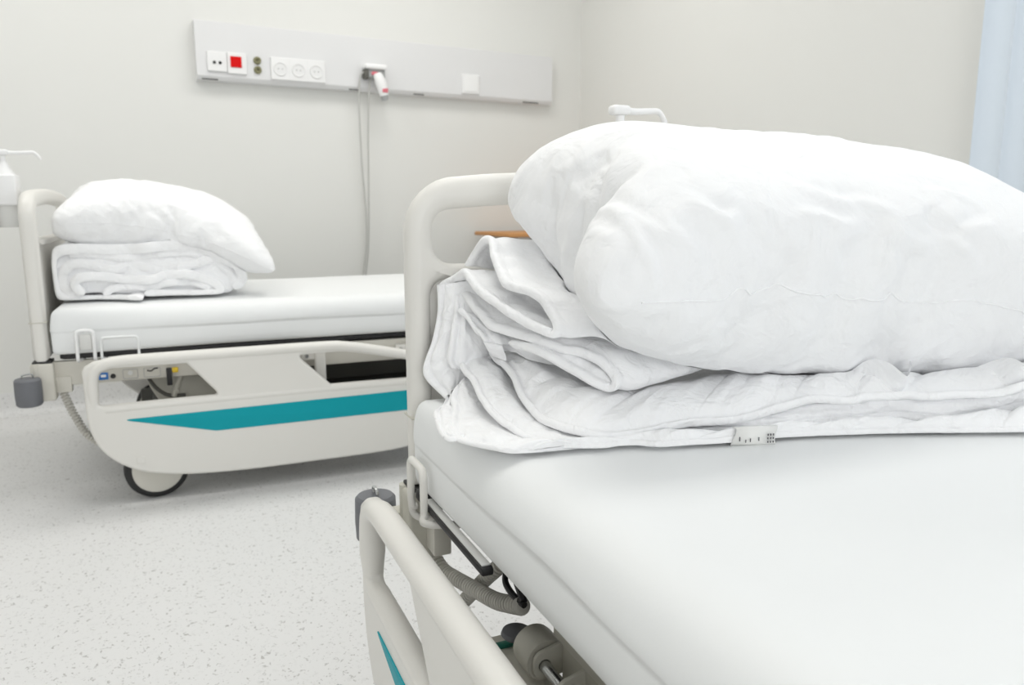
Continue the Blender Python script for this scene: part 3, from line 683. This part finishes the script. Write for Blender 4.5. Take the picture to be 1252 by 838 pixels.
# <<near>>
b = MB()
strip(b, [(0.363, 1.120, 0.784), (0.366, 1.125, 0.739), (0.354, 1.120, 0.694), (0.337, 1.115, 0.651), (0.353, 1.105, 0.624), (0.357, 1.063, 0.616)], [(0.394, 1.100, 0.790), (0.390, 1.090, 0.757), (0.387, 1.090, 0.722), (0.383, 1.090, 0.684), (0.386, 1.090, 0.659), (0.384, 1.080, 0.632)], 2.2, bulge=.010, n=120, amp=.006, quilt=3)
strip(b, [(0.384, 1.100, 0.771), (0.380, 1.090, 0.750), (0.374, 1.085, 0.724), (0.367, 1.080, 0.694), (0.364, 1.080, 0.677), (0.370, 1.080, 0.662)], [(0.403, 1.090, 0.756), (0.403, 1.080, 0.733), (0.405, 1.070, 0.709), (0.419, 1.070, 0.685), (0.409, 1.080, 0.665), (0.395, 1.080, 0.657)], 3.7, bulge=.012, n=110, amp=.006)
strip(b, [(0.380, 1.070, 0.752), (0.384, 1.060, 0.745), (0.392, 1.045, 0.727), (0.398, 1.030, 0.718), (0.408, 1.030, 0.700), (0.420, 1.040, 0.688)], [(0.411, 1.050, 0.730), (0.424, 1.040, 0.723), (0.438, 1.020, 0.714), (0.449, 1.000, 0.702), (0.455, 1.000, 0.692), (0.457, 0.990, 0.684)], 4.9, bulge=.010, n=90, amp=.005)
strip(b, [(0.361, 1.073, 0.616), (0.335, 1.021, 0.616), (0.315, 0.996, 0.616), (0.305, 0.959, 0.616), (0.293, 0.906, 0.616), (0.291, 0.869, 0.616), (0.301, 0.864, 0.616), (0.316, 0.873, 0.616)], [(0.389, 1.100, 0.620), (0.370, 1.058, 0.616), (0.349, 1.000, 0.616), (0.335, 0.959, 0.616), (0.322, 0.922, 0.616), (0.318, 0.895, 0.616), (0.333, 0.896, 0.616)], 5.3, bulge=.008, n=90, amp=.004)
strip(b, [(0.387, 1.060, 0.644), (0.369, 1.050, 0.635), (0.351, 1.030, 0.627), (0.344, 1.000, 0.618), (0.315, 0.929, 0.616), (0.302, 0.871, 0.616), (0.313, 0.838, 0.617), (0.330, 0.812, 0.617), (0.345, 0.796, 0.617), (0.376, 0.791, 0.617), (0.414, 0.790, 0.617), (0.455, 0.783, 0.617), (0.492, 0.767, 0.617), (0.517, 0.747, 0.617), (0.555, 0.739, 0.617), (0.598, 0.729, 0.617), (0.678, 0.719, 0.617), (0.752, 0.698, 0.617), (0.836, 0.671, 0.617), (0.915, 0.638, 0.617), (0.986, 0.609, 0.617), (1.068, 0.580, 0.617)], [(0.398, 1.080, 0.644), (0.387, 1.050, 0.644), (0.389, 1.030, 0.633), (0.384, 1.000, 0.626), (0.385, 0.970, 0.614), (0.375, 0.915, 0.616), (0.375, 0.870, 0.616), (0.380, 0.834, 0.616), (0.392, 0.813, 0.616), (0.415, 0.793, 0.616), (0.441, 0.778, 0.616), (0.487, 0.768, 0.616), (0.527, 0.762, 0.616), (0.571, 0.761, 0.616), (0.616, 0.753, 0.616), (0.688, 0.729, 0.616), (0.772, 0.717, 0.616), (0.874, 0.702, 0.616), (0.947, 0.661, 0.616), (1.076, 0.668, 0.616), (1.187, 0.648, 0.616)], 6.1, bulge=.022, n=380, amp=.0045, quilt=8)
strip(b, [(0.385, 1.090, 0.673), (0.382, 1.075, 0.666), (0.378, 1.050, 0.661), (0.377, 1.020, 0.658), (0.375, 1.000, 0.652), (0.369, 0.960, 0.643), (0.367, 0.920, 0.634), (0.372, 0.885, 0.625), (0.381, 0.845, 0.619), (0.396, 0.820, 0.615), (0.409, 0.789, 0.617), (0.437, 0.775, 0.617), (0.460, 0.768, 0.617), (0.488, 0.770, 0.616), (0.519, 0.773, 0.616), (0.565, 0.775, 0.616), (0.608, 0.775, 0.614), (0.639, 0.765, 0.614), (0.696, 0.738, 0.616), (0.782, 0.726, 0.616), (0.825, 0.717, 0.616), (0.880, 0.720, 0.615), (0.897, 0.692, 0.616), (0.940, 0.673, 0.616), (1.011, 0.670, 0.617), (1.063, 0.660, 0.626), (1.170, 0.640, 0.629)], [(0.444, 1.100, 0.675), (0.445, 1.090, 0.671), (0.445, 1.070, 0.664), (0.444, 1.040, 0.660), (0.443, 1.020, 0.651), (0.439, 0.990, 0.643), (0.435, 0.960, 0.635), (0.433, 0.930, 0.628), (0.436, 0.905, 0.622), (0.438, 0.870, 0.619), (0.449, 0.834, 0.616), (0.469, 0.806, 0.616), (0.497, 0.794, 0.616), (0.549, 0.798, 0.616), (0.609, 0.811, 0.613), (0.634, 0.792, 0.619), (0.653, 0.775, 0.624), (0.711, 0.764, 0.634), (0.783, 0.744, 0.646), (0.826, 0.729, 0.648), (0.873, 0.718, 0.650), (0.910, 0.703, 0.648), (0.955, 0.688, 0.649), (1.008, 0.672, 0.650), (1.054, 0.658, 0.660), (1.160, 0.638, 0.662)], 7.7, bulge=.020, n=420, amp=.0045, quilt=9)
strip(b, [(0.425, 1.060, 0.686), (0.426, 1.040, 0.675), (0.425, 1.000, 0.670), (0.420, 0.965, 0.664), (0.414, 0.930, 0.650), (0.411, 0.894, 0.640), (0.411, 0.854, 0.634), (0.419, 0.823, 0.632), (0.434, 0.797, 0.629), (0.457, 0.782, 0.625), (0.485, 0.779, 0.623), (0.518, 0.772, 0.625), (0.544, 0.772, 0.628), (0.588, 0.767, 0.631), (0.630, 0.757, 0.630), (0.680, 0.752, 0.636), (0.701, 0.747, 0.642), (0.746, 0.737, 0.652), (0.793, 0.717, 0.651), (0.811, 0.712, 0.655), (0.854, 0.702, 0.655), (0.869, 0.697, 0.656), (0.901, 0.682, 0.654), (0.933, 0.672, 0.656), (0.997, 0.652, 0.656), (1.028, 0.642, 0.666), (1.130, 0.622, 0.669)], [(0.466, 1.080, 0.686), (0.467, 1.050, 0.685), (0.471, 1.020, 0.682), (0.475, 1.000, 0.681), (0.483, 0.980, 0.675), (0.494, 0.965, 0.670), (0.503, 0.950, 0.664), (0.518, 0.940, 0.656), (0.532, 0.930, 0.648), (0.549, 0.920, 0.642), (0.573, 0.915, 0.641), (0.607, 0.910, 0.646), (0.636, 0.905, 0.649), (0.684, 0.900, 0.653), (0.735, 0.895, 0.659), (0.799, 0.890, 0.674), (0.833, 0.885, 0.677), (0.884, 0.870, 0.674), (0.924, 0.840, 0.667), (0.941, 0.820, 0.661), (0.973, 0.800, 0.654), (0.992, 0.790, 0.650), (1.032, 0.780, 0.648), (1.072, 0.770, 0.646), (1.141, 0.750, 0.650), (1.180, 0.740, 0.657), (1.303, 0.720, 0.659)], 9.2, bulge=.022, n=420, amp=.006, quilt=7, bead=.0062, tail=.16)
ribbon(b, [(0.391, 1.090, 0.772), (0.390, 1.060, 0.763), (0.394, 1.030, 0.750), (0.401, 1.000, 0.735), (0.423, 0.965, 0.727), (0.446, 0.935, 0.719), (0.465, 0.910, 0.712), (0.486, 0.890, 0.708), (0.503, 0.870, 0.699), (0.512, 0.855, 0.686), (0.515, 0.848, 0.674), (0.508, 0.850, 0.666), (0.492, 0.860, 0.671), (0.478, 0.875, 0.681), (0.460, 0.900, 0.693), (0.443, 0.925, 0.705), (0.432, 0.950, 0.709), (0.421, 0.980, 0.713)], [(0.994, 0.081, 0.077)], 0.306, .0135, 1.7, n=110, wav=.004, amp=.008)
ribbon(b, [(0.408, 1.120, 0.813), (0.414, 1.100, 0.836), (0.417, 1.070, 0.854), (0.420, 1.050, 0.854), (0.412, 1.020, 0.834), (0.408, 0.990, 0.816), (0.405, 0.960, 0.800), (0.413, 0.940, 0.795), (0.422, 0.915, 0.792), (0.428, 0.895, 0.784), (0.433, 0.880, 0.768), (0.436, 0.870, 0.752), (0.433, 0.870, 0.742), (0.424, 0.880, 0.744), (0.414, 0.910, 0.751), (0.401, 0.935, 0.761), (0.396, 0.965, 0.770), (0.389, 1.000, 0.779), (0.387, 1.030, 0.790), (0.387, 1.060, 0.802), (0.388, 1.080, 0.806), (0.385, 1.110, 0.795), (0.372, 1.130, 0.784)], [(1, .02, -.16), (1, -.25, 0)], .36, .0135, 4.1, n=130, wav=.003, amp=.010)
qn = b.build('quilt', M['quilt'], auto=None)
for v in qn.data.vertices:
    if v.co.z < .618: v.co.z = .6135 + .0045 * math.exp((v.co.z - .618) / .0045)
    v.co.y = min(v.co.y, 1.131)
    xm = 1.15 + .012 * nz(v.co.y * 9, v.co.z * 30); v.co.x = v.co.x if v.co.x < xm - .03 else xm - .03 * math.exp((xm - .03 - v.co.x) / .03)
qo = Vector((.75, .90, .611))
qn.data.transform(Matrix.Translation(-qo)); qn.location = EX * qo.x + EY * qo.y + Vector((0, 0, qo.z)); qn.rotation_euler = (0, 0, BT)
settle(qn, near_pillow, lambda p, n: n.z < .3)
sd = qn.modifiers.new('s', 'SUBSURF'); sd.levels = 1; sd.render_levels = 1
tg = MB(); W_ = .056; V = []; F_t = []
for k in range(13):
    u = k / 12; th_ = PI * 1.15 * u
    for e in (0, 1): V.append((e * W_ + .003 * math.sin(7 * u + e), -.004 - .008 * math.sin(th_) - .004 * e * u, .017 - .011 * (1 - math.cos(th_)) + .002 * math.sin(5 * u)))
for k in range(12): F_t.append((2 * k, 2 * k + 1, 2 * k + 3, 2 * k + 2))
tg.raw(V, F_t); tgo = tg.build('care_tag', M['tag'], qn, auto=None); tgo.modifiers.new('s', 'SOLIDIFY').thickness = .0006
tgo.location = Vector((0.618, 0.735, 0.616)) - qo; tgo.rotation_euler = (0, 0, R(-13))
tgo['label'] = 'small folded care tag with fine grey print'
ik = MB()
for cx_, cz_, w_, h_ in [(.050, .006, .0012, .003), (.050, .0015, .0012, .003), (.050, -.003, .0012, .003), (.0465, .006, .0012, .003), (.0465, .0015, .0012, .003), (.0465, -.003, .0012, .003), (.043, .006, .0012, .003), (.043, .0015, .0012, .003), (.043, -.003, .0012, .003), (.006, .002, .0012, .006), (.014, -.001, .001, .004), (.020, .0, .001, .005), (.031, .001, .001, .005)]:
    ik.box((cx_, -.0133 - .002 * cx_ / W_, cz_ + .002), (w_, .0008, h_ * .9), 0)
ik.build('tag_print', M['ink'], tgo)
tag(qn, 'white quilt folded in thick wavy laps on the near mattress, beneath the huge pillow', 'quilt')
# <</near>>
# <<far>>
b = MB()
ribbon(b, [(-0.345, 2.728, 0.697), (-0.250, 2.728, 0.698), (-0.088, 2.728, 0.690), (0.058, 2.728, 0.685), (0.179, 2.728, 0.671)], [(0, 1, 0)], .44, .125, 10.0, n=50, wav=.004, amp=.006)
ribbon(b, [(0.166, 2.715, 0.637), (0.198, 2.715, 0.661), (0.193, 2.715, 0.702), (0.154, 2.715, 0.743), (0.095, 2.715, 0.764), (-0.009, 2.715, 0.781), (-0.152, 2.715, 0.772), (-0.295, 2.715, 0.777), (-0.341, 2.715, 0.762), (-0.355, 2.715, 0.730), (-0.355, 2.715, 0.675), (-0.347, 2.715, 0.642), (-0.322, 2.715, 0.622), (-0.233, 2.715, 0.613), (-0.102, 2.631, 0.616)], [(0.03, 1, .02)], .50, .034, 11.0, n=90, wav=.020, amp=.006)
ribbon(b, [(0.177, 2.720, 0.649), (0.154, 2.720, 0.725), (0.116, 2.720, 0.736), (0.060, 2.720, 0.723), (-0.036, 2.720, 0.706), (-0.130, 2.720, 0.721), (-0.184, 2.720, 0.709), (-0.275, 2.720, 0.732), (-0.315, 2.720, 0.713), (-0.327, 2.720, 0.673), (-0.308, 2.720, 0.640), (-0.277, 2.720, 0.631)], [(0, 1, .01)], .48, .030, 12.0, n=80, wav=.020, amp=.005)
ribbon(b, [(-0.268, 2.700, 0.635), (-0.290, 2.700, 0.662), (-0.282, 2.700, 0.685), (-0.237, 2.700, 0.693), (-0.158, 2.700, 0.681), (-0.079, 2.700, 0.675), (-0.037, 2.700, 0.688), (0.033, 2.700, 0.688), (0.096, 2.700, 0.666), (0.132, 2.700, 0.637), (0.108, 2.700, 0.623), (0.004, 2.700, 0.626), (-0.101, 2.700, 0.630)], [(0, 1, 0)], .48, .029, 13.0, n=80, wav=.018, amp=.006)
ribbon(b, [(-0.215, 2.710, 0.630), (-0.189, 2.710, 0.650), (-0.137, 2.710, 0.655), (-0.081, 2.710, 0.650), (-0.030, 2.710, 0.663), (0.031, 2.710, 0.663), (0.080, 2.710, 0.649), (0.102, 2.710, 0.633), (0.078, 2.710, 0.624), (0.034, 2.710, 0.626)], [(0, 1, 0)], .46, .025, 14.0, n=70, wav=.018, amp=.006)
ribbon(b, [(-0.302, 2.725, 0.756), (-0.233, 2.725, 0.759), (-0.154, 2.725, 0.745), (-0.035, 2.725, 0.757), (0.050, 2.725, 0.753), (0.116, 2.725, 0.726), (0.162, 2.725, 0.687), (0.178, 2.725, 0.656)], [(0, 1, 0)], .46, .024, 15.0, n=60, wav=.010, amp=.006)
qf = b.build('quilt', M['quilt'], auto=None)
for v in qf.data.vertices:
    if v.co.z < .635: v.co.z = .6135 + .0215 * math.exp((v.co.z - .635) / .0215)
    if v.co.x < -.325: v.co.x = -.357 + .032 * math.exp((v.co.x + .325) / .032)
qo = Vector((-.05, 2.95, .611))
qf.data.transform(Matrix.Translation(-qo)); qf.location = EX * qo.x + EY * qo.y + Vector((0, 0, qo.z)); qf.rotation_euler = (0, 0, BT)
settle(qf, far_pillow, lambda p, n: n.z < .3)
sd = qf.modifiers.new('s', 'SUBSURF'); sd.levels = 1; sd.render_levels = 1
tag(qf, 'white quilt rolled in a spiral under the drooping pillow on the far bed', 'quilt')
# <</far>>

# ------------------------------------------------------------------ light
w = bpy.data.worlds.new('world'); sc.world = w; w.use_nodes = True
w.node_tree.nodes['Background'].inputs[0].default_value = (.80, .90, 1, 1); w.node_tree.nodes['Background'].inputs[1].default_value = .6
def area(name, loc_, rot, sx, sy, e, c):
    l = bpy.data.lights.new(name, 'AREA'); l.shape = 'RECTANGLE'; l.size = sx; l.size_y = sy; l.energy = e; l.color = c
    o = bpy.data.objects.new(name, l); col.objects.link(o); o.location = loc_; o.rotation_euler = rot; return o
area('window_daylight', (XR + .12, (WY0 + WY1) / 2, (WZ0 + WZ1) / 2), (0, R(90), 0), 1.5, 2.8, 12, (.92, .96, 1))
area('left_fill_light', (XL + .02, -.7, 1.5), (0, R(-90), 0), 1.3, 1.8, 9, (.97, .985, 1))  # added fill from the left; the wall there has no opening
area('front_fill_light', (-.2, YF + .02, 1.6), (R(90), 0, 0), 2.2, 1.2, 36, (.97, .985, 1))  # added fill from behind the camera for surfaces facing it, no window modelled
for x, y in ((-.6, 2.85), (1.3, 2.85), (.7, 1.15)):
    area('ceiling_lamp', (x, y, ZC - .02), (0, 0, 0), 1.2, .6, 12.0, (1, .985, .95))

# ------------------------------------------------------------------ camera
cam = bpy.data.cameras.new('camera'); co_ = bpy.data.objects.new('camera', cam); col.objects.link(co_); sc.camera = co_
cam.sensor_fit = 'HORIZONTAL'; cam.sensor_width = 36; cam.lens = 36 * 937 / 1252
co_.location = (0, 0, .9); co_.rotation_euler = (R(90 - 9.93), 0, R(-28.2)); cam.clip_start = .02
cam.dof.use_dof = True; cam.dof.focus_distance = 1.0; cam.dof.aperture_fstop = 7.0
sc.view_settings.view_transform = 'Standard'; sc.view_settings.look = 'None'; sc.view_settings.gamma = 1; sc.view_settings.use_curve_mapping = False
sc.view_settings.exposure = .20
sc.cycles.use_denoising = True
sc.cycles.max_bounces = 10; sc.cycles.diffuse_bounces = 8
